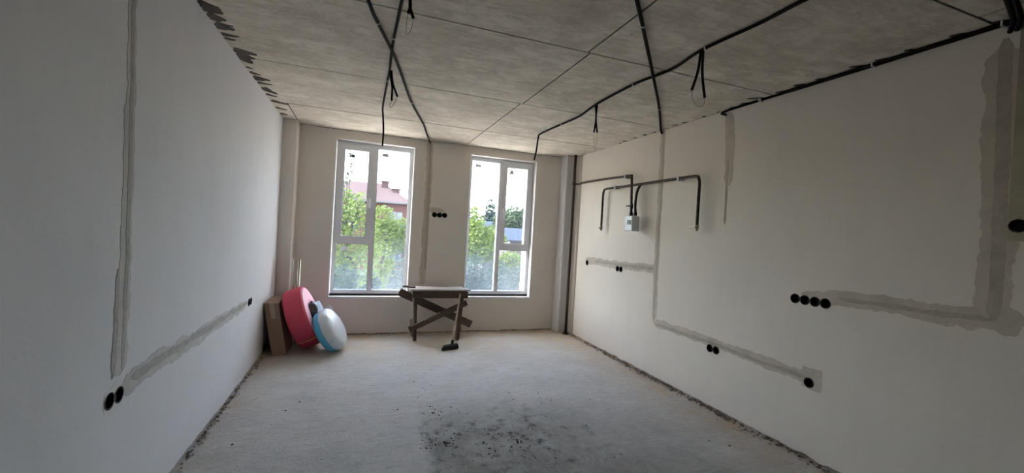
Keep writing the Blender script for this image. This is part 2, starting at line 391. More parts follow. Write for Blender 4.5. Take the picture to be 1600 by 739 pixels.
# side walls: plaster sheets with ragged edges over dark masonry
def side_wall(name, wl, u0, u1, seed, label, x_in, x_out):
    poly = poly_ragged(u0, u1, 0.006, H, seed)
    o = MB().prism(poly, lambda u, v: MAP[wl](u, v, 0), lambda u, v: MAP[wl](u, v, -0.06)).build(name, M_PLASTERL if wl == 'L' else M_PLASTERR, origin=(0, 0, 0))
    cut(o, CUT[wl]); tag(o, label, kind='structure')
    s = -1 if wl == 'L' else 1; X = XL if wl == 'L' else XR
    a, b = sorted((X+s*0.06, X+s*0.26))
    MB().box((a, Y0-0.2, -0.25), (b, D+0.42, H+0.25)).build('masonry', M_CORE, o)
    return o
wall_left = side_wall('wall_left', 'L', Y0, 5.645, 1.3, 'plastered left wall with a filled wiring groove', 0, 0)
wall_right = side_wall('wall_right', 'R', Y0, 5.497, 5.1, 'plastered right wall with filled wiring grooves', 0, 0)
# strip of right wall beyond the thin open joint
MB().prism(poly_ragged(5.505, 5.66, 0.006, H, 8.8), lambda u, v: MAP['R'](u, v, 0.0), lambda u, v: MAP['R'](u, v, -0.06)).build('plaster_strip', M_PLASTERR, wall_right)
# back wall with two window openings
W1 = (-0.357, 0.634, 0.497, 2.545); W2 = (1.425, 2.440, 0.497, 2.545)
FY = D+0.10                                           # inner face of the frames
o = MB().prism(poly_ragged(XL-0.06, XR+0.06, 0.008, H, 3.7, rb=0.010, rt=0.005), lambda u, v: Vector((u, D, v)), lambda u, v: Vector((u, D+0.42, v))).build('wall_back', M_PLASTER, origin=(0, 0, 0))
mb = MB()
for (a, b, c, d) in (W1, W2): mb.box((a, D-0.1, c), (b, D+0.6, d))
wc = mb.build('cutter', M_BLACK, smooth=False); cut(o, wc); drop(wc); cut(o, CUT['B'])
MB().box((XL-0.06, D+.06, -.25), (XR+0.06, D+.40, .06)).build('masonry', M_CORE, o)
wall_back = tag(o, 'plastered back wall with two tall windows', kind='structure')
# pilasters in the two back corners
px0, px1 = -0.782, 2.848
tag(MB().prism([(XL-0.05, 5.645), (px0-0.008, 5.645), (px0, 5.653), (px0, D+0.05), (XL-0.05, D+0.05)],
    lambda x, y: Vector((x, y, 0.004)), lambda x, y: Vector((x, y, H))).build('wall_pilaster', M_PLASTER), 'plastered pilaster in the left back corner', kind='structure')
tag(MB().prism([(XR+0.05, 5.66), (px1+0.008, 5.66), (px1, 5.668), (px1, D+0.05), (XR+0.05, D+0.05)],
    lambda x, y: Vector((x, y, 0.004)), lambda x, y: Vector((x, y, H))).build('wall_pilaster', M_REVEAL), 'plastered pilaster in the right back corner behind the pipe', kind='structure')
# wall behind the camera
tag(MB().box((XL-0.06, Y0-0.2, 0), (XR+0.06, Y0, H)).build('wall_front', M_PLASTER, origin=(0, 0, 0)), 'plastered wall behind the camera', kind='structure')
# ceiling slab with formwork panels
ceiling = tag(MB().box((XL-0.26, Y0-0.2, H+0.006), (XR+0.26, D+0.42, H+0.30)).build('ceiling', M_JOINT, origin=(0, 0, 0)), 'raw concrete ceiling with formwork joints', kind='structure')
ys = [Y0, -1.23, -0.01, 1.215, 2.448, 3.683, 4.905, D]; xs = [XL-0.05, -0.788, 1.336, 2.842, XR+0.05]
XS = xs
for j in range(len(ys)-1):
    xs = [XS[0]]+([XS[1]] if j == 6 else [])+[XS[2]]+([XS[3]] if j < 3 else [])+[XS[4]]
    for i in range(len(xs)-1):
        g = 0.0058+0.0015*rnd.random(); dx = (0.02 if j == 4 else 0)
        a, b = xs[i], xs[i+1]
        if b == XS[2]: b += dx
        if a == XS[2]: a += dx
        zz = H+0.001*rnd.random()
        n = 14; poly = []
        for k in range(n+1): poly.append((a+g+(b-a-2*g)*k/n, ys[j]+g+0.0025*nz(k*1.7, i, j)))
        for k in range(n, -1, -1): poly.append((a+g+(b-a-2*g)*k/n, ys[j+1]-g+0.0025*nz(k*1.7, i+5, j)))
        MB().prism(poly, lambda u, v: Vector((u, v, zz)), lambda u, v: Vector((u, v, H+0.0065))).build('concrete_panel', M_CEIL, ceiling)

# ------------------------------------------------------------------ filled grooves and smears (parts of the walls)
TK = [0]
def ribbon(wl, pts, wid, seed, material, parent, name='filler_band', t=0.0015, rag=0.5, step=0.02, cutit=False, taper=True):
    TK[0] += 1; t = t+.00006*(TK[0] % 11)
    P = [Vector((p[0], p[1], 0)) for p in pts]; dense = [P[0]]
    for a, b in zip(P, P[1:]):
        n = max(1, int((b-a).length/step)); dense += [a+(b-a)*(k+1)/n for k in range(n)]
    L, R = [], []; N = len(dense); s = 0
    for i, p in enumerate(dense):
        d = (dense[min(i+1, N-1)]-dense[max(i-1, 0)]).normalized(); q = Vector((-d.y, d.x, 0)); s = i*step
        e = min(1, 0.35+i*0.3, 0.35+(N-1-i)*0.3) if taper else 1
        w_ = wid(i/(N-1)) if callable(wid) else wid
        wl_ = w_/2*e*(1+rag*nz(s*7, seed)+rag*0.6*nz(s*25, seed)+rag*0.4*nz(s*60, seed)); wr_ = w_/2*e*(1+rag*nz(s*7, seed+4)+rag*0.6*nz(s*25, seed+4)+rag*0.4*nz(s*60, seed+4))
        L.append(p+q*wl_); R.append(p-q*wr_)
    mb = MB(); n = N
    vs = [MAP[wl](p.x, p.y, t) for p in L]+[MAP[wl](p.x, p.y, t) for p in R]+[MAP[wl](p.x, p.y, -0.001) for p in L]+[MAP[wl](p.x, p.y, -0.001) for p in R]
    fs = []
    for i in range(n-1):
        fs += [(i, i+1, n+i+1, n+i), (2*n+i, 3*n+i, 3*n+i+1, 2*n+i+1), (i, 2*n+i, 2*n+i+1, i+1), (n+i, n+i+1, 3*n+i+1, 3*n+i)]
    fs += [(0, n, 3*n, 2*n), (n-1, 3*n-1, 4*n-1, 2*n-1)]
    o = mb.add(vs, fs).build(name, material, parent)
    if cutit: cut(o, CUT[wl])
    return o
def blob(wl, c, ru, rv, seed, material, parent, name='filler_patch', t=0.0012, rag=0.25, n=40, square=0.0, cutit=False):
    TK[0] += 1; t = t+.00006*(TK[0] % 11)
    poly = []
    for i in range(n):
        a = 2*math.pi*i/n; ca, sa = math.cos(a), math.sin(a)
        k = 1/max(abs(ca), abs(sa)) if square else 1; k = 1+(k-1)*square
        k *= 1+rag*nz(ca*1.6, sa*1.6, seed)+rag*0.6*nz(ca*5, sa*5, seed)
        poly.append((c[0]+ru*k*ca, c[1]+rv*k*sa))
    o = MB().prism(poly, lambda u, v: MAP[wl](u, v, t), lambda u, v: MAP[wl](u, v, -0.001)).build(name, material, parent)
    if cutit: cut(o, CUT[wl])
    return o
# left wall
a = LWp(182, 606); top = (2.205, H-0.01)
ribbon('L', [top, (2.19, 2.3), LWp(203, 200), LWp(196, 400), LWp(187, 560), (a[0], a[1]+0.05)], lambda k: 0.055+0.05*k, 2.2, M_FILLL, wall_left, cutit=True)
ribbon('L', [top, (2.195, 2.3), LWp(204, 200), LWp(198, 400), LWp(190, 580)], 0.028, 5.2, M_FILLLD, wall_left, t=0.0024, rag=0.35)
ribbon('L', [LWp(185, 420), LWp(181, 500), LWp(175, 592)], 0.035, 6.2, M_FILLLD, wall_left, t=0.0020, rag=0.8, cutit=True)
ribbon('L', [LWp(190, 605), LWp(250, 563), LWp(310, 525), LWp(384, 475)], lambda k: 0.11-0.03*k, 8.2, M_FILLL, wall_left, cutit=True)
ribbon('L', [LWp(205, 590), LWp(250, 560), LWp(320, 516), LWp(386, 473)], 0.04, 9.2, M_FILLLD, wall_left, t=0.0024, rag=0.6)
blob('L', LWp(178, 622), 0.09, 0.06, 3.3, M_REVEAL, wall_left, cutit=True, t=0.0008)
# back wall
ribbon('B', [(0.83, H-0.01), BWp(671, 260), BWp(667, 330), BWp(662, 400), BWp(659, 445)], 0.085, 11.2, M_FILL, wall_back, rag=0.35)
ribbon('B', [(0.835, H-0.01), BWp(672, 260), BWp(668, 330), BWp(664, 420)], 0.03, 12.2, M_FILLD, wall_back, t=0.0022)
ribbon('B', [BWp(668, 328), BWp(694, 329)], 0.06, 13.2, M_FILL, wall_back, t=0.001, cutit=True)
blob('B', BWp(686, 338), 0.16, 0.06, 4.3, M_REVEAL, wall_back, t=0.0006, cutit=True)
# right wall
ribbon('R', [(3.745, H-0.01), RWp(1034, 260), RWp(1029, 350), RWp(1025, 430), RWp(1022, 500)], 0.075, 14.2, M_FILL, wall_right, rag=0.35)
ribbon('R', [(3.735, H-0.01), RWp(1034, 290), RWp(1026, 420), RWp(1021, 503)], 0.026, 15.2, M_FILLD, wall_right, t=0.0022)
ribbon('R', [RWp(915, 406), RWp(960, 413), RWp(1024, 421)], 0.09, 16.2, M_FILL, wall_right, cutit=True)
ribbon('R', [RWp(930, 408), RWp(985, 416), RWp(1022, 420)], 0.035, 17.2, M_FILLD, wall_right, t=0.0022, rag=0.7, cutit=True)
ribbon('R', [RWp(1022, 504), RWp(1100, 530), RWp(1180, 560), RWp(1268, 593)], 0.085, 18.2, M_FILL, wall_right, cutit=True)
ribbon('R', [RWp(1024, 506), RWp(1110, 535), RWp(1190, 566), RWp(1262, 590)], 0.03, 19.2, M_FILLD, wall_right, t=0.0022, rag=0.7, cutit=True)
blob('R', RWp(1268, 592), 0.07, 0.075, 5.3, M_FILL, wall_right, square=0.9, rag=0.12, t=0.0018, cutit=True)
ribbon('R', [(2.885, H-0.03), RWp(1141, 230), RWp(1137, 290)], 0.085, 20.2, M_FILL, wall_right, rag=0.3)
ribbon('R', [RWp(1138, 250), RWp(1135, 300), RWp(1132, 350)], 0.022, 21.2, M_FILLD, wall_right, t=0.0022, rag=0.6)
ribbon('R', [RWp(1568, 75), RWp(1562, 250), RWp(1556, 400), RWp(1549, 515)], 0.13, 22.2, M_FILL, wall_right, rag=0.35, cutit=True)
ribbon('R', [RWp(1572, 60), RWp(1566, 250), RWp(1560, 400), RWp(1552, 500)], 0.055, 23.2, M_FILLD, wall_right, t=0.0024, rag=0.25, cutit=True)
ribbon('R', [RWp(1285, 462), RWp(1350, 470), RWp(1450, 487), RWp(1545, 500)], lambda k: 0.085+0.03*k, 24.2, M_FILL, wall_right, cutit=True)
ribbon('R', [RWp(1310, 466), RWp(1400, 480), RWp(1555, 501)], 0.03, 25.2, M_FILLD, wall_right, t=0.0022, rag=0.6)
blob('R', RWp(1572, 500), 0.07, 0.07, 6.3, M_FILL, wall_right, t=0.0012)
ribbon('R', [RWp(1252, 459), RWp(1300, 463)], 0.06, 26.2, M_FILL, wall_right, t=0.001, cutit=True)
# unpainted render strip at the right edge, with the ledge under its upper field
o = MB().prism([(1.128, 1.56), (1.128, H-0.02), (0.55, H-0.02), (0.55, 1.56)], lambda u, v: MAP['R'](u, v, 0.004), lambda u, v: MAP['R'](u, v, -0.001)).build('render_field', M_FILLR, wall_right)
cut(o, CUT['R'])
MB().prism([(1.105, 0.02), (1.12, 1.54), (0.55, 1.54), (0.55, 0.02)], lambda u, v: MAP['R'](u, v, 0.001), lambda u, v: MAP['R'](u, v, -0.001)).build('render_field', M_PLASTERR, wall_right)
for k in 'LRB': drop(CUT[k])

# dark mortar streaks on the ceiling along the side walls
STK = [(25,0,165,50,22),(55,22,178,62,22),(70,45,190,80,34),(110,85,208,125,24),(120,110,180,130,14),(145,145,260,182,28),(150,160,215,178,16),(170,140,250,160,8),(195,208,285,222,12),(210,230,265,243,9),
       (265,302,395,335,26),(290,325,380,360,24),(320,355,362,385,18),(285,340,330,368,16),(335,405,372,417,6),(350,435,418,455,11),(365,462,475,490,16),(375,475,440,490,12),(400,500,485,515,10),(420,530,515,572,13),
       (455,570,515,588,9),(480,610,590,637,13),(510,650,578,668,8),(530,686,582,697,9)]
for i, (x1, y1, x2, y2, tw) in enumerate(STK):       # read off the photograph on the ceiling plane
    q = [CEp(300+a/3.89, b/3.89) for a, b in ((x1, y1), ((x1+x2)/2, (y1+y2)/2+2), (x2, y2))]
    wy = CEp(300+x1/3.89, (y1+tw/2)/3.89)[1]-CEp(300+x1/3.89, (y1-tw/2)/3.89)[1]
    ribbon('C', [(max(XL+.004, q[0][0]-.02), q[0][1]), q[1], q[2]], lambda k, wy=wy: wy*(1.05-.75*k*k), i*1.7, M_STREAK, ceiling, name='mortar_streak', t=0.003, rag=0.45, step=0.012, taper=False)
for i in range(7):                                   # more of them nearer than the photograph shows
    y = 1.2+.2*i; ribbon('C', [(XL+.004, y), (XL+.1, y+.03), (XL+.2, y+.05)], lambda k: .06*(1-.7*k), i*1.9+40, M_STREAK, ceiling, name='mortar_streak', t=0.003, rag=0.45, step=0.012, taper=False)
for i in range(22):
    y = 1.0+3.7*i/22+rnd.uniform(-.05, .05); L_ = rnd.uniform(.05, .14)*(1 if y < 2.9 else 0.5)
    ribbon('C', [(XR-.005, y), (XR-.005-L_*rnd.uniform(.3, .8), y+L_*.6)], rnd.uniform(.02, .045), i*2.3+90, M_STREAK, ceiling, name='mortar_streak', t=0.003, rag=0.5, step=0.012)

# ------------------------------------------------------------------ windows
def rect_frame(mb, x0, x1, z0, z1, w_, y0, y1):
    wl_, wr_, wb_, wt_ = w_ if isinstance(w_, tuple) else (w_,)*4
    b = 0.006
    mb.box((x0, y0, z0), (x0+wl_, y1, z1)); mb.box((x1-wr_, y0, z0), (x1, y1, z1))
    mb.box((x0+wl_, y0, z0), (x1-wr_, y1, z0+wb_)); mb.box((x0+wl_, y0, z1-wt_), (x1-wr_, y1, z1))
def window(name, W, xm0, xm1, sash_left, label):
    x0, x1, z0, z1 = W; zb = z0+0.032; zt = z1-0.008; fx0, fx1 = x0+0.006, x1-0.006
    mb = MB(); rect_frame(mb, fx0, fx1, zb, zt, (0.044, 0.044, 0.048, 0.05), FY, FY+0.07)
    fr = mb.build(name, M_PVC, origin=(0, 0, 0)); tag(fr, label, kind='structure')
    MB().box((xm0, FY, zb+.048), (xm1, FY+.07, zt-.05)).build('mullion', M_PVC, fr)
    sx0, sx1 = (fx0+.044, xm0) if sash_left else (xm1, fx1-.044)
    oxa, oxb = (xm1, fx1-.044) if sash_left else (fx0+.044, xm0)
    MB().box((sx0, FY, 1.19), (sx1, FY+.07, 1.235)).build('transom', M_PVC, fr)
    # opening sash, standing proud of the frame
    mb = MB(); rect_frame(mb, sx0-.018, sx1+.018, 1.217, zt-.03, 0.075, FY-.016, FY+.055)
    sa = mb.build('sash', M_PVC, fr)
    hx = (sx1-.02) if sash_left else (sx0+.02); hz = 1.80
    mb = MB(); mb.box((hx-.012, FY-.026, hz-.035), (hx+.012, FY-.016, hz+.035)); mb.tube(spline([(hx, FY-.02, hz), (hx, FY-.05, hz), (hx, FY-.056, hz-.02), (hx, FY-.056, hz-.12)], .01), .009, 8)
    mb.build('handle', M_PVC, sa)
    def pane(a, b, c, d, st=None):
        p = MB().box((a, FY+.028, c), (b, FY+.034, d)).build('pane', M_GLASS, fr)
        mb = MB(); rect_frame(mb, a-.002, b+.002, c-.002, d+.002, 0.006, FY+.018, FY+.028); mb.build('gasket', M_GASKET, p)
        for (sx, sz, sw, sh, mm) in st or []:
            MB().box((a+sx, FY+.0255, d-sz-sh), (a+sx+sw, FY+.0275, d-sz)).build('sticker', mm, p)
    g = 0.057
    pane(sx0-.018+.075, sx1+.018-.075, 1.292, zt-.105, [(.05 if sash_left else .04, .05, .075, .045, M_STICK), (.085 if sash_left else .065, .06 if sash_left else .028, .03, .03, M_STICKD)])
    pane(sx0, sx1, zb+.048, 1.19, [(.06, .03, .09, .055, M_METERW)] if sash_left else None)
    pane(oxa, oxb, zb+.048, zt-.05, [(.05, .05, .085, .045, M_STICK), (.15, .03, .03, .018, M_STICKD)])
    # black mounting strip below the frame and the rough ledge
    MB().box((x0+.003, FY-.01, z0+.002), (x1-.003, FY+.07, zb)).build('mounting_strip', M_FOAM, fr)
    poly = [(x0-.012, D-.004)]+[(x0-.012+(x1-x0+.024)*k/24, D-.006-.010*max(0, .5+nz(k*.9, x0))) for k in range(25)]+[(x1+.012, D+.1), (x0+.002, D+.1)]
    poly = [(x0, D+.088)]+[(x0+(x1-x0)*k/30, D-.004-.010*max(0, .4+nz(k*.7, x0*3))) for k in range(31)]+[(x1, D+.088)]
    MB().prism(poly, lambda x, y: Vector((x, y, z0-.022 if y < D else z0+.001)), lambda x, y: Vector((x, y, z0+.006))).build('sill_mortar', M_REVEAL, fr)
    # lime-white edges of the opening
    for q, (a, b, c, d) in enumerate(((x0-.008, x0+.002, z0, z1+.006), (x1-.002, x1+.008, z0, z1+.006), (x0-.008, x1+.008, z1-.002, z1+.008))):
        MB().box((a, D-.0025, c), (b, D+.003, d)).build('edge_bead', M_METERW, fr)
    for (a, b, c, d) in ((x0, x0+.003, z0, z1), (x1-.003, x1, z0, z1), (x0, x1, z1-.003, z1)):
        MB().box((a, D+.003, c), (b, FY+.0, d)).build('reveal', M_REVEAL, fr)
    return fr
window('window_1', W1, 0.106, 0.166, True, 'tall white window with opening sash upper left, by the left corner')
window('window_2', W2, 1.898, 1.958, False, 'tall white window with opening sash upper right, by the right corner')

# ------------------------------------------------------------------ socket boxes
for wl, pxs, label in SOCK:
    cs = cups_of(wl, pxs); cu = sum(c[0] for c in cs)/len(cs); cv = sum(c[1] for c in cs)/len(cs)
    prof = [(0.0, -.042), (0.029, -.042), (0.030, 0.0025), (0.0355, 0.0035), (0.0355, 0.0005), (0.033, 0.0), (0.0325, -.046), (0.0, -.046)]
    def cup(c, par, nm):
        mb = MB(); mb.lathe(prof, frame_of(wl, *c), 24); mb.smooth = True
        return mb.build(nm, M_BLACK, par, origin=MAP[wl](c[0], c[1], 0))
    if len(cs) == 1:
        tag(cup(cs[0], None, 'socket_box'), label, 'socket box', 'wall socket boxes')
    else:
        e = tag(empty('socket_box_row', MAP[wl](cu, cv, 0)), label, 'socket box', 'wall socket boxes')
        for i, c in enumerate(cs):
            k = cup(c, e, 'cup')
            if i: MB().prism([(c[0]-.0455, cv-.012), (c[0]-.0255, cv-.012), (c[0]-.0255, cv+.012), (c[0]-.0455, cv+.012)], lambda u, v: MAP[wl](u, v, .004), lambda u, v: MAP[wl](u, v, .0005)).build('connector', M_BLACK, e)

# ------------------------------------------------------------------ ceiling conduits
def ribbed(mb, pts, r):
    P = spline(pts, 0.005); mb.tube(P, r, 9, True, lambda i: r*(1.0 if i % 2 else 0.86))
def clip_ring(e, p, r=0.0125):
    MB().box((p[0]-r, p[1]-.004, p[2]-r), (p[0]+r, p[1]+.004, H-.0005)).build('clip', M_CLIP, e)
ZC = H-0.013
def ce(px, py): x, y = CEp(px, py, 0.013); return (x, y, ZC)
def tail(e, base, ends, loop, r=0.0085):
    """two cut conduit ends hanging from the run, the bare wire looping between them"""
    for q, en in enumerate(ends):
        b = Vector(base)+Vector((.008*(1 if q else -1), 0, 0)); en = Vector(en); mid = b.lerp(en, .5)+Vector((.012*(-1 if q else 1), 0, 0))
        mb = MB(); ribbed(mb, [b, mid, en], r); mb.build('tail', M_CONDUIT, e)
    a, b = Vector(ends[0]), Vector(ends[1]); lo = Vector(loop)
    mb = MB(); mb.tube(spline([a, a.lerp(lo, .6)+(a-b)*.25, lo, b.lerp(lo, .6)+(b-a)*.25, b], .008), .0024, 6); mb.build('wire_loop', M_WIRE, e)
def hang(px, py, y): return onp(px, py, 1, y)

# middle-left run: straight along the room, dropping at the window
e = empty('ceiling_conduit', (0.15, 3.5, ZC)); tag(e, 'black ceiling conduit whose loose end hangs over the left window', 'conduit', 'ceiling conduits')
yh = CEp(597, 172, .013)[1]; mb = MB()
ribbed(mb, [(0.135, 1.2, ZC), (0.137, 1.8, ZC), ce(628, 0), ce(613, 75), ce(608, 115), ce(602, 145), ce(598, 168), hang(598.5, 182, yh), hang(599, 205, yh), hang(597.5, 228, yh)], .0095)
mb.build('conduit_run', M_CONDUIT, e)
b = ce(610, 110); tail(e, b, [hang(612, 157, b[1]), hang(621, 151, b[1])], hang(611, 168, b[1]))
b = ce(640, -8); tail(e, b, [hang(638, 21, b[1]), hang(646, 29, b[1])], hang(636, 55, b[1]))
for p in (ce(615, 59), ce(606, 125)): clip_ring(e, p)
# diagonal run crossing it
e = empty('ceiling_conduit', (0.3, 4, ZC)); tag(e, 'black ceiling conduit crossing diagonally and ending at the wall between the windows', 'conduit', 'ceiling conduits')
a0 = ce(575, 0); mb = MB(); z2 = ZC-.012
ribbed(mb, [(-0.21, 1.5, ZC), a0, ce(590, 35), (ce(612, 75)[0], ce(612, 75)[1], z2), ce(625, 110), ce(643, 160), ce(661, 193), ce(666, 207), (0.83, D-.012, H-.03)], .0105)
mb.build('conduit_run', M_CONDUIT, e)
for p in (ce(590, 35), ce(643, 160), ce(661, 193)): clip_ring(e, p)
# long right run
e = empty('ceiling_conduit', (1.97, 3, ZC)); tag(e, 'long black ceiling conduit with two wire tails, its end hanging over the right window', 'conduit', 'ceiling conduits')
yh = CEp(843, 210, .013)[1]; mb = MB()
ribbed(mb, [(1.97, 0.3, ZC), (1.965, 0.9, ZC), ce(1258, 0), ce(1190, 35), ce(1097, 78), ce(1050, 108), ce(990, 132), ce(932, 163), ce(905, 182), ce(878, 194), ce(845, 209), hang(841, 216, yh), hang(838, 235, yh), hang(834.5, 250, yh)], .010)
mb.build('conduit_run', M_CONDUIT, e)
b = ce(1097, 79); tail(e, b, [hang(1081, 141, b[1]), hang(1101, 153, b[1])], hang(1090, 166, b[1]))
b = ce(932, 164); tail(e, b, [hang(928, 207, b[1]), hang(933, 207, b[1])], hang(930, 235, b[1]), r=.008)
for p in (ce(1103, 75), ce(990, 132), ce(878, 194)): clip_ring(e, p)
# run to the right wall
e = empty('ceiling_conduit', (2, 2.7, ZC)); tag(e, 'black ceiling conduit running down to the filled groove above the gas pipe', 'conduit', 'ceiling conduits')
mb = MB(); q = ce(1022, 123)
ribbed(mb, [(0.2, 0.7, ZC), (0.9, 1.43, ZC), ce(995, 0), ce(1004, 40), (q[0], q[1], z2), ce(1030, 170), (XR-.05, 3.725, ZC), (XR-.012, 3.75, H-.045)], .011)
mb.build('conduit_run', M_CONDUIT, e)
for p in (ce(1004, 40), ce(1030, 170)): clip_ring(e, p)
# bundle along the top of the right wall
e = empty('wall_conduit', (XR-.02, 2, ZC)); tag(e, 'thick black conduits along the top of the right wall', 'conduit')
for dx, dz, ye in ((0.014, 0.0, 2.885), (0.034, 0.004, 2.35)):
    mb = MB(); ribbed(mb, [(XR-dx, 0.3, ZC+dz*.5), (XR-dx, 1.2, ZC), (XR-dx, 2.0, ZC-.002), (XR-dx, ye, ZC)]+([(XR-dx+.002, ye+.02, H-.05)] if dz == 0 else []), .0105)
    mb.build('conduit_run', M_CONDUIT, e)
for y in (1.18, 1.75, 2.55): MB().box((XR-.05, y-.004, H-.03), (XR, y+.004, H-.0005)).build('clip', M_CLIP, e)
e2 = empty('ceiling_conduit', (2.8, 1, ZC)); tag(e2, 'black conduits crossing the ceiling in the top right corner', 'conduit', 'ceiling conduits')
for dy in (-.012, .012):
    mb = MB(); ribbed(mb, [(1.6, 0.75+dy, ZC), (2.4, 0.97+dy, ZC), (2.8, 1.075+dy, ZC-.012), (2.95, 1.12+dy, ZC-.02), (XR-.012, 1.15+dy, H-.06)], .0115); mb.build('conduit_run', M_CONDUIT, e2)

# ------------------------------------------------------------------ pipes and gas meter
PX = XR-0.055                                           # pipes stand off the right wall
def rp(px, py): p = onp(px, py, 0, PX); return p
rise = Vector((2.935, 5.565, 0))
mb = MB(); mb.tube([rise+Vector((0, 0, z)) for z in (0.0, 0.6, 1.2, 1.9, H)], .0195, 14)
e = empty('riser_pipe', rise); tag(e, 'dark brown vertical riser pipe in the right back corner', 'pipe')
mb.build('pipe_run', M_RISER, e)
mb = MB(); mb.lathe([(.045, 0), (.045, .012), (.024, .02), (.024, .05)], Matrix.Translation(rise), 18, True); mb.build('floor_collar', M_RISER, e)
mb = MB(); mb.lathe([(.027, -.025), (.027, .025)], Matrix.Translation(rise+Vector((0, 0, 2.235))), 14, True); mb.build('tee_fitting', M_RISER, e)
R_ = .0145
met_y0, met_y1, met_x0, met_x1 = 3.99, 4.132, 2.862, 2.965
zt_ = onp(987, 337, 0, 2.87).z; zb_ = onp(987, 361, 0, 2.87).z
pf = rp(985, 333); pr = Vector((2.92, met_y1-.035, zt_)); pr2 = Vector((2.92, met_y0+.03, zt_))
e = empty('gas_pipe', (PX, 4.2, 1.75)); tag(e, 'gas supply pipe from the corner riser down into the meter', 'pipe')
s0 = rise+Vector((.02, -.01, 2.235)); k = rp(988, 274)
mb = MB(); mb.tube(spline([s0, (PX, 5.48, 2.232), (PX, 5.3, 2.236), (PX, 4.8, 2.23), (PX, k.y+.06, k.z), (PX, k.y+.015, k.z-.004), (PX-.004, k.y, k.z-.03)]+[Vector((PX-.004, k.y, k.z-.03)).lerp(Vector((pr.x, pr.y, zt_+.03)), q_) for q_ in (.2, .4, .6, .8, 1)], .015), R_, 12)
mb.build('pipe_run', M_STEEL, e)
mb = MB(); mb.lathe([(.013, 0), (.021, .004), (.021, .03), (.014, .05)], Matrix.Translation(pr), 12, True); mb.build('union_nut', M_STEEL, e)
c = rp(984, 321); mb = MB(); mb.lathe([(.018, -.03), (.018, .03)], Matrix.Translation((pr.x, pr.y, zt_+.115)), 12, True); mb.box((pr.x-.05, pr.y-.006, zt_+.11), (pr.x-.016, pr.y+.04, zt_+.122)); mb.build('valve', M_STEEL, e)
c = rp(978, 276); MB().box((c.x-.018, c.y-.012, c.z-.024), (XR-.0005, c.y+.012, c.z+.024)).build('clip', M_CLIP, e)
e = empty('gas_pipe', (PX, 4.0, 1.6)); tag(e, 'arched gas pipe with two drops ending in valves, passing above the meter', 'pipe')
A, B, C_, D_ = rp(939, 357), rp(943, 297), rp(1090, 275), rp(1090, 356)
ytL, ytR = (A.y+B.y)/2+.0, D_.y+.01; zt2 = (B.z+C_.z)/2+.005
mb = MB(); mb.tube(spline([(PX, ytL, A.z), (PX, ytL, zt2-.2), (PX, ytL, zt2-.07), (PX, ytL-.018, zt2-.02), (PX, ytL-.065, zt2), (PX, ytL-.4, zt2), (PX, (ytL+ytR)/2, zt2), (PX, ytR+.4, zt2), (PX, ytR+.065, zt2), (PX, ytR+.018, zt2-.02), (PX, ytR, zt2-.07), (PX, ytR, zt2-.2), (PX, ytR, D_.z)], .015), R_, 12)
mb.build('pipe_run', M_STEEL, e)
T = rp(1003, 289)
mb = MB(); mb.tube(spline([(PX, T.y, zt2), (PX-.004, T.y+.03, zt2-.02), (PX-.02, T.y+.055, zt2-.09), (pr2.x, pr2.y+.01, zt_+.13), (pr2.x, pr2.y, zt_+.03)], .015), R_, 12); mb.build('branch', M_STEEL, e)
mb = MB(); mb.lathe([(.013, 0), (.021, .004), (.021, .03), (.014, .05)], Matrix.Translation(pr2), 12, True); mb.build('union_nut', M_STEEL, e)
for yy, zz, hw in ((ytL, A.z, .04), (ytR, D_.z, .075)):
    mb = MB(); mb.lathe([(.0, -.03), (.011, -.03), (.011, -.015), (.019, -.012), (.019, .03), (.0, .03)], Matrix.Translation((PX, yy, zz)), 12); mb.smooth = True
    v = mb.build('valve', M_BRASS, e)
    mb = MB(); mb.box((PX-.028, yy-.005, zz+.004), (PX-.018, yy+hw, zz+.014)); mb.box((PX-.03, yy-.006, zz-.004), (PX-.012, yy+.006, zz+.014)); mb.build('lever', M_BRASS, v)
for px, py in ((962, 293), (1061, 278)):
    c = rp(px, py); MB().box((c.x-.018, c.y-.012, zt2-.022), (XR-.0005, c.y+.012, zt2+.022)).build('clip', M_CLIP, e)
e = empty('gas_meter', (2.91, 4.06, zb_)); tag(e, 'small pale grey gas meter hung on the right wall pipes', 'meter')
mb = MB(); mb.box((met_x0, met_y0, zb_), (met_x1, met_y1, zt_)); o = mb.build('case', M_METER, e)
bv = o.modifiers.new('bevel', 'BEVEL'); bv.width = .012; bv.segments = 3
for p in o.data.polygons: p.use_smooth = False
MB().box((met_x0-.006, met_y0+.028, zb_+.075), (met_x0+.01, met_y0+.085, zt_-.05)).build('dial_window', M_METERD, e)
MB().box((met_x0-.003, met_y1-.056, zt_-.075), (met_x0+.01, met_y1-.006, zt_-.03)).build('label_plate', M_METERW, e)
MB().box((met_x0-.002, met_y0-.002, (zt_+zb_)/2-.004), (met_x1-.02, met_y1+.002, (zt_+zb_)/2+.0)).build('seam', M_METER, e)

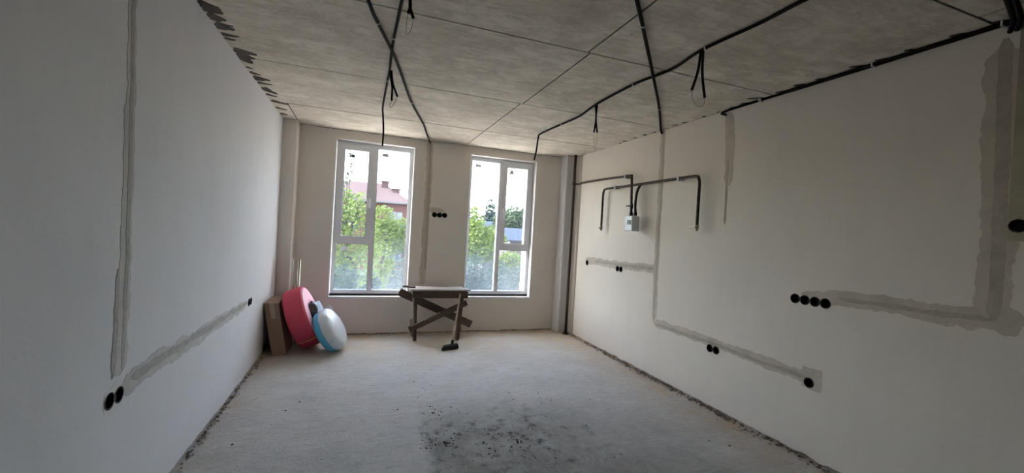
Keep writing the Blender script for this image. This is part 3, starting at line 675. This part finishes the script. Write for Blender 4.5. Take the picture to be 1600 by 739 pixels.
# ------------------------------------------------------------------ workbench
e = empty('workbench', (1.0, 5.55, 0)); tag(e, 'rough wooden sawhorse workbench standing between the windows', 'workbench')
yf, yb = 5.44, 5.70
TX0, TX1 = 0.62, 1.385
mb = MB(); mb.prism([(TX0, 5.40), (TX1+.02, 5.415), (TX1+.005, 5.56), (TX0-.01, 5.56)], lambda x, y: Vector((x, y, .652)), lambda x, y: Vector((x, y, .672))).build('top_board', M_BOARD, e)
mb = MB(); mb.prism([(TX0-.02, 5.565), (TX1-.03, 5.565), (TX1-.02, 5.74), (TX0+.01, 5.735)], lambda x, y: Vector((x, y, .650)), lambda x, y: Vector((x, y, .668))).build('top_board', M_BOARD, e)
MB().beam((TX0+.02, 5.43, .640), (TX1+.015, 5.425, .640), .05, .10, up=(0, 1, 0)) if False else None
MB().beam((.655, yf-.005, .60), (1.378, yf-.005, .598), .085, .03, bev=.003).build('apron', M_WOOD, e)
MB().beam((.655, yb+.005, .60), (1.378, yb+.005, .598), .085, .03, bev=.003).build('apron', M_WOOD, e)
for x in (.68, 1.35): MB().beam((x, yf+.01, .62), (x, yb-.01, .62), .05, .05).build('cross_rail', M_WOOD, e)
for (xt, xb_, yt, ybt, mm) in ((.70, .715, yf+.034, yf+.03, M_WOOD), (1.315, 1.272, yf+.034, yf+.015, M_WOOD), (.735, .72, yb-.03, yb-.01, M_WOOD), (1.34, 1.325, yb-.03, yb-.015, M_WOOD)):
    MB().beam((xt, yt, .648), (xb_, ybt, 0.0), .042, .05, up=(1, 0, 0), bev=.003).build('leg', mm, e)
MB().beam((.668, yf-.01, .56), (.690, yf+.0, .16), .016, .02, up=(1, 0, 0)).build('batten', M_WOODL, e)
MB().beam((.635, yf+.0, .15), (1.365, yf-.026, .50), .075, .024, bev=.003).build('brace', M_WOOD, e)
MB().beam((.655, yf-.0, .195), (1.02, yf-.018, .37), .012, .03).build('batten', M_WOODL, e)
MB().beam((.505, yb-.06, .605), (1.50, yb-.05, .155), .10, .03, bev=.004).build('brace', M_WOOD, e)
MB().beam((1.02, yb-.09, .37), (1.07, yb-.09, .36), .06, .05).build('block', M_WOOD, e)
MB().beam((.655, yf+.03, .28), (.665, yf+.03, .13), .03, .02, up=(1, 0, 0)).build('batten', M_WOODL, e)
MB().beam((1.345, yb-.05, .19), (1.36, yb-.05, .05), .025, .02, up=(1, 0, 0)).build('batten', M_WOODL, e)
tag(MB().beam((.56, 5.62, .682), (.68, 5.52, .682), .02, .07).build('wood_offcut', M_WOOD), 'small dark offcut lying on the left end of the workbench', 'offcut')

# ------------------------------------------------------------------ broom
hx, hy = FLp(704, 546)
e = empty('broom', (hx, hy, 0)); tag(e, 'push broom with pale handle leaning on the workbench', 'broom')
tp = Vector((1.262, 5.392, .60)); bt = Vector((hx+.02, hy+.03, .046))
mb = MB(); mb.tube([bt, bt.lerp(tp, .5), tp, tp+(tp-bt)*.03], .0115, 10); mb.build('handle', M_HANDLE, e)
mb = MB(); mb.tube([bt-(tp-bt)*.03, bt+(tp-bt)*.09], .018, 10); mb.build('socket', M_BROOM, e)
mb = MB(); mb.prism([(hx-.095, .036), (hx+.095, .042), (hx+.09, .060), (hx-.08, .054)], lambda x, z: Vector((x, hy-.025+(x-hx)*.3, z)), lambda x, z: Vector((x, hy+.035+(x-hx)*.3, z))); o = mb.build('head', M_BROOM, e)
mb = MB()
for i in range(20):
    for j in range(5):
        x = hx-.095+.19*i/19+rnd.uniform(-.003, .003); y = hy-.02+.05*j/4+(x-hx)*.3; dx = rnd.uniform(-.012, .012)-.006; dy = rnd.uniform(-.022, .004)
        mb.beam((x, y, .042), (x+dx, y+dy, .0015), .006, .006, up=(1, 0, 0))
tag(mb.build('bristles', M_BROOM, e), kind='stuff')

# ------------------------------------------------------------------ things in the left corner
# cardboard box leaning on the wall
e = empty('cardboard_box', (-.77, 5.25, 0)); tag(e, 'tall flat cardboard box leaning against the left wall', 'box')
lean = -0.105
def bxp(x, y, z): return Vector((x+lean*z/.56, y+.02*z, z))
def bxm(x0, x1, y0, y1, z0, z1):
    mb = MB(); mb.box((x0, y0, z0), (x1, y1, z1)); mb.v = [bxp(*v) for v in mb.v]; return mb
mb = bxm(-.828, -.69, 5.03, 5.50, .004, .565); mb.build('carton', M_CARD, e)
bxm(-.690, -.6885, 5.033, 5.497, .01, .56).build('side_panel', M_CARDIN, e)
bxm(-.829, -.689, 5.028, 5.0295, .545, .566).build('lid_edge', M_CARDIN, e)
bxm(-.775, -.735, 5.0275, 5.0295, .40, .566).build('tape', M_TAPE, e)
# pink roll
def axis_mtx(c, ax):
    z = Vector(ax).normalized(); x = z.orthogonal().normalized(); y = z.cross(x)
    m = Matrix((x, y, z)).transposed().to_4x4(); m.translation = Vector(c); return m
def rounded(R, h, k, n=5):
    p = [(0.0, -h)]
    for i in range(n+1):
        a = math.pi/2*i/n; p.append((R-k+k*math.sin(a), -h+k-k*math.cos(a)))
    for i in range(n+1):
        a = math.pi/2*i/n; p.append((R-k+k*math.cos(a), h-k+k*math.sin(a)))
    return p+[(0.0, h)]
PC = Vector((-.575, 5.33, .335)); PA = Vector((.93, -.04, .37)); PR = .345; PH = .105
def settle(mb):                                      # sit the thing on the floor
    lo = min(v.z for v in mb.v); return 0.002-lo
pm = axis_mtx(PC, PA)
mb = MB(); mb.lathe(rounded(PR, PH, .03), pm, 48); dz = settle(mb)
pm = Matrix.Translation((0, 0, dz)) @ pm
e = empty('pink_roll', (PC.x, PC.y, 0)); tag(e, 'big round pink roll bound with yellow string, leaning on the cardboard box', 'roll')
mb = MB(); mb.lathe(rounded(PR, PH, .03), pm, 48); mb.smooth = True; mb.build('body', M_PINK, e)
mb = MB(); mb.lathe([(.0, PH+.004), (.10, PH+.004), (.11, PH+.010), (.30, PH+.010), (.318, PH+.004), (.318, PH-.01)], pm, 48); mb.smooth = True; mb.build('end_face', M_PINKL, e)
inv = pm.inverted(); ring = []
for i in range(40):
    a = 2*math.pi*i/40; ring.append(pm @ Vector((0, 0, 0)))
best = min(range(360), key=lambda d: (pm @ Vector((PR*math.cos(math.radians(d)), PR*math.sin(math.radians(d)), 0)) - Vector((-.47, 5.0, .10))).length)
u_ = Vector((math.cos(math.radians(best)), math.sin(math.radians(best)), 0))
mb = MB(); mb.tube([pm @ (u_*PR*.80+Vector((0, 0, PH+.012))), pm @ (u_*(PR-.008)+Vector((0, 0, PH+.003))), pm @ (u_*(PR+.004)+Vector((0, 0, PH*.6))), pm @ (u_*(PR+.004)+Vector((0, 0, -PH*.6))), pm @ (u_*(PR-.006)+Vector((0, 0, -PH)))], .004, 6); mb.build('string', M_STRING, e)
# blue roll wrapped in film
BC = Vector((-.300, 5.16, .25)); BA = Vector((.85, -.20, .49)); BR = .238; BH = .075
bmx = axis_mtx(BC, BA); mb = MB(); mb.lathe(rounded(BR, BH, .035), bmx, 44); bmx = Matrix.Translation((0, 0, settle(mb))) @ bmx
mb = MB(); mb.lathe(rounded(BR+.011, BH, .035), bmx, 44); pc_ = pm.translation; pa_ = PA.normalized()   # rest it against the pink face
gap = PH+.012-min((v-pc_).dot(pa_) for v in mb.v if ((v-pc_)-pa_*(v-pc_).dot(pa_)).length < PR)
BC = BC+Vector((max(gap, 0)/pa_.x, 0, 0)); bmx = Matrix.Translation((max(gap, 0)/pa_.x, 0, 0)) @ bmx
e = empty('blue_roll', (BC.x, BC.y, 0)); tag(e, 'round blue roll wrapped in white film, in front of the pink roll', 'roll')
mb = MB(); mb.lathe(rounded(BR, BH, .035), bmx, 44); mb.smooth = True; mb.build('body', M_BLUE, e)
mb = MB(); prof = [(.0, BH+.030), (.09, BH+.034), (.15, BH+.030), (.19, BH+.024), (.223, BH+.010), (.244, BH-.02), (.249, BH-.05), (.246, BH-.066), (.236, BH-.07)]
mb.lathe(prof, bmx, 44)
mb.v = [v+(bmx.to_3x3() @ Vector((0, 0, 1)))*(.007*nz(v.x*14, v.y*14, v.z*14)) for v in mb.v]; mb.smooth = True; mb.build('film_cover', M_FILM, e)
p1 = onp(514, 486, 1, 5.18); 
mb = MB(); mb.tube(spline([onp(508, 483, 1, 5.30), onp(513, 478, 1, 5.29), onp(518, 481, 1, 5.28), onp(519, 488, 1, 5.27), onp(516, 492, 1, 5.26)], .01), .010, 8); mb.build('film_knot', M_FILM, e)
# black bag and packet between the rolls
def lump(c, r3, seed, amp=.18):
    bm = bmesh.new(); bmesh.ops.create_icosphere(bm, subdivisions=3, radius=1)
    mb = MB()
    for v in bm.verts:
        k = 1+amp*nz(v.co.x*1.5, v.co.y*1.5, v.co.z*1.5+seed)+amp*.6*nz(v.co.x*4, v.co.y*4, v.co.z*4+seed)
        mb.v.append(Vector(c)+Vector((v.co.x*r3[0], v.co.y*r3[1], v.co.z*r3[2]))*k)
    bm.verts.index_update(); mb.f = [[v.index for v in f.verts] for f in bm.faces]; bm.free(); mb.smooth = True; return mb
c = onp(487, 482, 1, 5.33)
tag(lump((c.x+.005, c.y-.07, c.z-.05), (.075, .09, .14), 3.0, .25).build('plastic_bag', M_BAG), 'crumpled black plastic bag wedged between the pink and blue rolls', 'bag')
c = onp(495, 478, 1, 5.36)
mb = MB(); mb.lathe(rounded(.09, .035, .02), axis_mtx((c.x, c.y, c.z-.02), (.75, -.45, .5)), 4); mb.v = [v+Vector((1, 1, 1))*(.006*nz(v.x*30, v.y*30, v.z*30)) for v in mb.v]
tag(mb.build('packet', M_PACK, smooth=False), 'pale blue packet behind the blue roll, beside the black bag', 'packet')
# metal profiles upright in the corner
for i, (px, lab) in enumerate(((459.8, 'left one of two shiny metal tubes standing upright behind the pink roll'), (467.2, 'right one of two shiny metal tubes standing upright behind the pink roll'))):
    t_ = onp(px, 406+i*.5, 1, 5.60); bt_ = Vector((t_.x+(-.02 if i == 0 else .012), 5.545, .004)); tt_ = Vector((t_.x, 5.615, t_.z))
    e = empty('metal_tube', bt_); tag(e, lab, 'metal tube', 'metal tubes in the corner')
    mb = MB(); mb.tube([bt_, bt_.lerp(tt_, .5), tt_], .021, 20); mb.build('tube_wall', M_ALU, e)
    d_ = (tt_-bt_).normalized(); mb = MB(); mb.tube([tt_-d_*.03, tt_+d_*.004], .0225, 20); mb.build('end_cap', M_ALU, e)

# ------------------------------------------------------------------ crumbs and rubble
def crumbs(name, pts, material, label, cat):
    mb = MB()
    base = [(1, 0, 0), (-1, 0, 0), (0, 1, 0), (0, -1, 0), (0, 0, 1), (0, 0, -.6)]
    fs = [(0, 2, 4), (2, 1, 4), (1, 3, 4), (3, 0, 4), (2, 0, 5), (1, 2, 5), (3, 1, 5), (0, 3, 5)]
    for (x, y, s) in pts:
        a = rnd.uniform(0, 6.28); ca, sa = math.cos(a), math.sin(a); k = [rnd.uniform(.6, 1.3) for _ in range(3)]
        mb.add([(x+s*(b[0]*k[0]*ca-b[1]*k[1]*sa), y+s*(b[0]*k[0]*sa+b[1]*k[1]*ca), s*.35+s*b[2]*.7*k[2]-.001) for b in base], fs)
    return tag(mb.build(name, material), label, cat, kind='stuff')
pts = []
for cx, cy, sx, sy, n in ((678, 640, 28, 14, 60), (685, 692, 16, 6, 70), (800, 686, 34, 10, 110), (690, 660, 22, 14, 30), (790, 715, 40, 8, 40), (820, 625, 40, 8, 25)):
    for _ in range(n):
        x, y = FLp(rnd.gauss(cx, sx), rnd.gauss(cy, sy)); pts.append((x, y, rnd.choice((.003, .004, .005, .008))))
for px, py in ((468, 628), (446, 642), (363, 695), (1108, 689), (970, 710), (960, 715), (916, 665), (647, 597), (660, 607), (1140, 697), (900, 740)):
    x, y = FLp(px, py); pts.append((x, y, .009))
for _ in range(260): pts.append((rnd.uniform(XL+.1, XR-.1), rnd.uniform(1.2, 5.6), rnd.choice((.002, .003, .004))))
crumbs('dirt_crumbs', pts, M_CRUMB, 'dark crumbs of dirt scattered over the middle of the floor', 'debris')
pts = []
for _ in range(900):
    y = rnd.uniform(1.6, 5.5); k = 1.0+1.4*max(0, nz(y*2.2, 4)); d = abs(rnd.gauss(0, .035*k))
    if 2.6 < y < 4.6 or rnd.random() < .45: pts.append((XR-.012-d, y, rnd.uniform(.004, .015)*(1.2-min(d*4, .7))))
crumbs('wall_rubble', pts, M_RUBBLE, 'brown rubble crumbs along the foot of the right wall', 'rubble')
pts = [(XL+.01+abs(rnd.gauss(0, .02)), rnd.uniform(2.4, 5.0), rnd.uniform(.003, .011)) for _ in range(330)]
pts += [(rnd.uniform(-.1, 2.8), D-.012-abs(rnd.gauss(0, .02)), rnd.uniform(.003, .009)) for _ in range(280)]
crumbs('wall_rubble', pts, M_RUBBLE, 'brown rubble crumbs along the foot of the left and back walls', 'rubble')
pts = [(rnd.uniform(XL+.1, XR-.1), rnd.uniform(1.3, 5.4), rnd.choice((.003, .004, .006))) for _ in range(220)]
pts += [(XR-.02-abs(rnd.gauss(0, .15)), rnd.uniform(1.8, 4.5), rnd.choice((.004, .006))) for _ in range(140)]
crumbs('plaster_crumbs', pts, M_CRUMBL, 'pale plaster crumbs scattered on the floor', 'debris')

# ------------------------------------------------------------------ outdoors (upper storey: the yard lies lower)
GZ = -2.8
tag(MB().box((-150, D+0.45, GZ-.3), (180, 260, GZ)).build('ground', M_GROUND, origin=(0, 0, 0)), 'yard and gardens outside the windows', kind='structure')
tag(MB().box((-25, D+0.43, GZ), (30, 15.5, GZ+.06)).build('bounce_apron', M_BOUNCE, origin=(0, 0, 0)), 'unseen pale ground added below the windows to bounce light indoors', kind='structure')  # added out of view, throws light up through the windows onto the ceiling
def leaves(crowns, n, size, seed):
    R = random.Random(seed); mb = MB(); tot = sum(c[3]*c[4]*c[5] for c in crowns)
    for (cx, cy, cz, rx, ry, rz) in crowns:
        for _ in range(int(n*rx*ry*rz/tot)):
            while True:
                x, y, z = R.uniform(-1, 1), R.uniform(-1, 1), R.uniform(-1, 1); q = x*x+y*y+z*z
                if q <= 1 and (q > .35 or R.random() < .35): break
            k = 1+.25*nz(x*2.5, y*2.5, z*2.5+seed)
            c = Vector((cx+x*rx*k, cy+y*ry*k, cz+z*rz*k))
            a = Vector((R.gauss(0, 1), R.gauss(0, 1), R.gauss(0, .6))).normalized(); b = a.orthogonal().normalized()
            b = (Matrix.Rotation(R.uniform(0, 6.28), 3, a) @ b); s = size*R.uniform(.7, 1.3)
            mb.add([c-a*s, c+b*s*.5, c+a*s, c-b*s*.5], [(0, 1, 2, 3)])
    return mb
def tree(name, label, cat, base, crowns, n, size, lm, seed, group, spray=()):
    e = empty(name, base); tag(e, label, cat, group)
    bx_, by_, bz_ = base; mb = MB(); c0 = crowns[0]
    mb.tube(spline([(bx_, by_, bz_), ((bx_+c0[0])/2+.05, by_, (bz_+c0[2])/2), (c0[0], c0[1], c0[2])], .4), .1, 7, True, lambda i: max(.03, .13*(1-.06*i)))
    for c in crowns[1:]: mb.tube([(c0[0], c0[1], c0[2]-c0[5]*.6), ((c0[0]+c[0])/2, c[1], (c0[2]+c[2])/2-.1), (c[0], c[1], c[2])], .04, 6)
    for s in spray: mb.tube([(c0[0], c0[1], c0[2]), s], .012, 5)
    mb.build('trunk', M_BARK, e)
    tag(leaves(crowns, n, size, seed).build('foliage', lm, e, recalc=False), kind='stuff')
    return e
def P(px, py, y): return tuple(onp(px, py, 1, y))
def crown(px, py, y, rx, ry, rz): return (*P(px, py, y), rx, ry, rz)
g = 'trees in the gardens outside'
HL = ['dark shrub at the lower left of the right window', 'dark shrub behind the mullion at the foot of the right window', 'dark shrub in the lower right pane of the right window',
      'dark shrub in the lower right of the left window', 'dark shrub at the foot of the left window behind the mullion', 'dark shrub in the bottom left pane of the left window']
cr = [crown(540, 372, 13, .95, .8, .95), crown(560, 325, 13, .55, .6, .5), crown(528, 318, 13.2, .6, .6, .55), crown(556, 420, 12.6, .6, .6, .5), crown(505, 380, 13, .8, .8, 1.3),
      crown(545, 256, 13, .25, .25, .35), crown(538, 275, 13, .3, .25, .2)]
tree('leafy_tree', 'yellow-green leafy tree filling the left half of the left window', 'tree', (P(540, 400, 13)[0], 13, GZ), cr[:5], 5200, .062, M_LEAF[0], 1, g, spray=[P(543, 262, 13), P(548, 255, 13.1), P(537, 280, 13)])
tag(leaves(cr[5:], 46, .06, 77).build('foliage', M_LEAF[1], [o for o in COL.objects if o.name == 'leafy_tree'][0], recalc=False), kind='stuff')
cr = [crown(603, 372, 17, .85, .7, .75), crown(625, 360, 17.5, .6, .6, .5), crown(594, 415, 16.2, .5, .5, .8), crown(598, 340, 17, .45, .45, .5), crown(590, 445, 16, .35, .4, .5)]
tree('leafy_tree', 'light green tree below the brick house in the left window', 'tree', (P(600, 400, 16.5)[0], 16.6, GZ), cr, 3600, .075, M_LEAF[0], 2, g)
cr = [crown(628, 376, 24, 1.1, .9, .8), crown(645, 372, 25, 1.2, .9, .9)]
tree('garden_tree', 'blue-green bush below the house window in the left window', 'tree', (P(632, 400, 24)[0], 24.2, GZ), cr, 2200, .12, M_LEAF[2], 3, g)
cr = [crown(742, 372, 20, 1.0, .9, .9), crown(765, 372, 20.5, .9, .8, .6), crown(735, 340, 20.5, .7, .7, .6), crown(750, 392, 19.5, .9, .8, .6)]
tree('leafy_tree', 'bright green tree in the left half of the right window', 'tree', (P(748, 400, 20)[0], 20.1, GZ), cr, 3800, .09, M_LEAF[0], 4, g)
cr = [crown(798, 408, 18, .55, .6, .45), crown(790, 412, 18, .5, .5, .5), crown(812, 416, 18.2, .4, .5, .4)]
tree('leafy_bush', 'bright green bush in the lower right pane of the right window', 'bush', (P(797, 420, 18)[0], 18.1, GZ), cr, 1700, .075, M_LEAF[0], 5, g)
cr = [crown(803, 345, 27, 1.3, 1.1, .9), crown(822, 350, 27.5, 1.3, 1.0, .9), crown(790, 355, 27, .9, .9, .7)]
tree('garden_tree', 'mid green tree in the upper right sash of the right window', 'tree', (P(806, 380, 27)[0], 27.1, GZ), cr, 3000, .13, M_LEAF[1], 6, g)
cr = [crown(766, 338, 36, .5, .5, 1.6), crown(766, 352, 36, .9, .9, 1.1)]
tree('conifer_tree', 'dark pointed conifer behind the bright tree in the right window', 'tree', (P(766, 345, 36)[0], 36, GZ), cr, 1600, .16, M_LEAF[2], 8, g)
ORD = ['leftmost', 'second from the left', 'third from the left', 'fourth from the left', 'fourth from the right', 'third from the right', 'second from the right', 'rightmost']
for i in range(8):
    x = -9+5.2*i+rnd.uniform(-.5, .5); y = 60+8*(i % 2)+rnd.uniform(-.5, .5); h = rnd.uniform(5.4, 7.0)
    cz = GZ+h*.58; cr = [(x, y, cz, 2.9, 2.4, h*.44), (x+1.3, y, cz-.8, 2.2, 2.0, h*.34)]
    tree('far_tree', 'distant hazy tree beyond the gardens, %s of the row' % ORD[i], 'tree', (x, y, GZ), cr, 2000, .30, M_LEAF[2 if i % 3 else 1], 20+i, 'distant tree line')
g2 = 'hedge shrubs along the yard'
for i, (px, py, y, rx, rz) in enumerate(((738, 425, 17.6, .55, .8), (776, 434, 16.2, .5, .7), (813, 440, 16.6, .5, .7), (630, 428, 19, .7, .8), (578, 452, 14.6, .38, .6), (530, 450, 11.4, .5, .6))):
    c_ = P(px, py, y)
    tree('hedge_shrub', HL[i], 'shrub', (c_[0], y, GZ), [(*c_, rx, .6, rz), (c_[0]+.2, y+.1, c_[2]-.9, rx*.9, .6, .8)], 1500, .075, M_LEAF[2], 60+i, g2)
# brick house
HY = 42.0
hx0, hx1 = -7.5, P(637, 345, HY)[0]; he = P(640, 316, HY)[2]; hr = P(588, 286, HY+4)[2]
e = empty('brick_house', ((hx0+hx1)/2, HY+4, GZ)); tag(e, 'red brick house with hipped tiled roof and two chimneys', 'house')
MB().box((hx0, HY, GZ), (hx1, HY+8, he)).build('wall', M_BRICK, e)
ox = .45; z0 = he-.12
rx1 = P(600, 290, HY+4)[0]
MB().add([(hx0-ox, HY-ox, z0), (hx1+ox, HY-ox, z0), (hx1+ox, HY+8+ox, z0), (hx0-ox, HY+8+ox, z0), (hx0+3.5, HY+4, hr), (rx1, HY+4, hr)],
         [(0, 1, 5, 4), (1, 2, 5), (2, 3, 4, 5), (3, 0, 4), (3, 2, 1, 0)]).build('roof', M_ROOF, e)
MB().box((hx0-ox, HY-ox-.05, z0-.14), (hx1+ox, HY+8+ox, z0)).build('eaves', M_TRIM, e)
for (px, py, pb) in ((602, 283, 296), (619, 295, 308)):
    y = HY+3.2 if px < 610 else HY+2.2
    c = P(px, py, y); zl = P(px, pb, y)[2]-.8
    ch = MB().box((c[0]-.34, c[1]-.3, zl), (c[0]+.34, c[1]+.3, c[2]-.12)).build('chimney', M_CHIM, e)
    MB().box((c[0]-.44, c[1]-.4, c[2]-.12), (c[0]+.44, c[1]+.4, c[2])).build('chimney_cap', M_CHIM, ch)
for (a, b, c, d) in ((P(609, 340, HY)[0], P(629, 340, HY)[0], .45, P(618, 331, HY)[2]), (-1.6, -.3, .9, 2.7), (-5, -3.7, .9, 2.7), (P(609, 340, HY)[0], P(629, 340, HY)[0], -2.0, -.5)):
    wn = MB().box((a, HY-.06, c), (b, HY+.02, d)).build('window', M_TRIM, e)
    for k in range(2):
        q = (b-a)/2; MB().box((a+k*q+.07, HY-.075, c+.08), (a+(k+1)*q-.07, HY-.055, d-.08)).build('pane', M_HGLASS, wn)
# low shed with a blue roof
SY = 29.0
def shed(x0, x1, zr, y, lab, mroof):
    e = empty('garden_shed', ((x0+x1)/2, y+1, GZ)); tag(e, lab, 'shed', 'sheds outside')
    MB().box((x0, y, GZ), (x1, y+2, zr-.7)).build('wall', M_SHED, e)
    MB().prism([(y-.4, zr-.75), (y-.4, zr-.68), (y+1, zr), (y+2.4, zr-.68), (y+2.4, zr-.75), (y+1, zr-.09)], lambda a, b: Vector((x0-.3, a, b)), lambda a, b: Vector((x1+.3, a, b))).build('roof', mroof, e)
    MB().box((x0+.6, y-.05, GZ), (x0+1.5, y+.01, GZ+1.95)).build('door', M_FENCE, e)
shed(P(757, 350, SY)[0], P(795, 350, SY)[0], P(775, 346, SY)[2], SY, 'low shed with blue metal roof behind the bright tree in the right window', M_SHEDR)
shed(P(798, 362, 22.2)[0], P(850, 362, 22.2)[0], P(815, 357, 22.2)[2], 22.2, 'low shed with blue roof in the right sash of the right window', M_SHEDR)
# fence panels across the yard
e = empty('yard_fence', (4, 21.5, GZ)); tag(e, 'blue-grey metal sheet fence across the yard', 'fence')
for i in range(22):
    x = -4+1.0*i
    MB().box((x+.01, 21.5, GZ+.05), (x+.99, 21.53, GZ+1.75)).build('panel', M_FENCE, e)
    if i % 2 == 0: MB().box((x-.03, 21.54, GZ), (x+.03, 21.6, GZ+1.8)).build('post', M_FENCE, e)
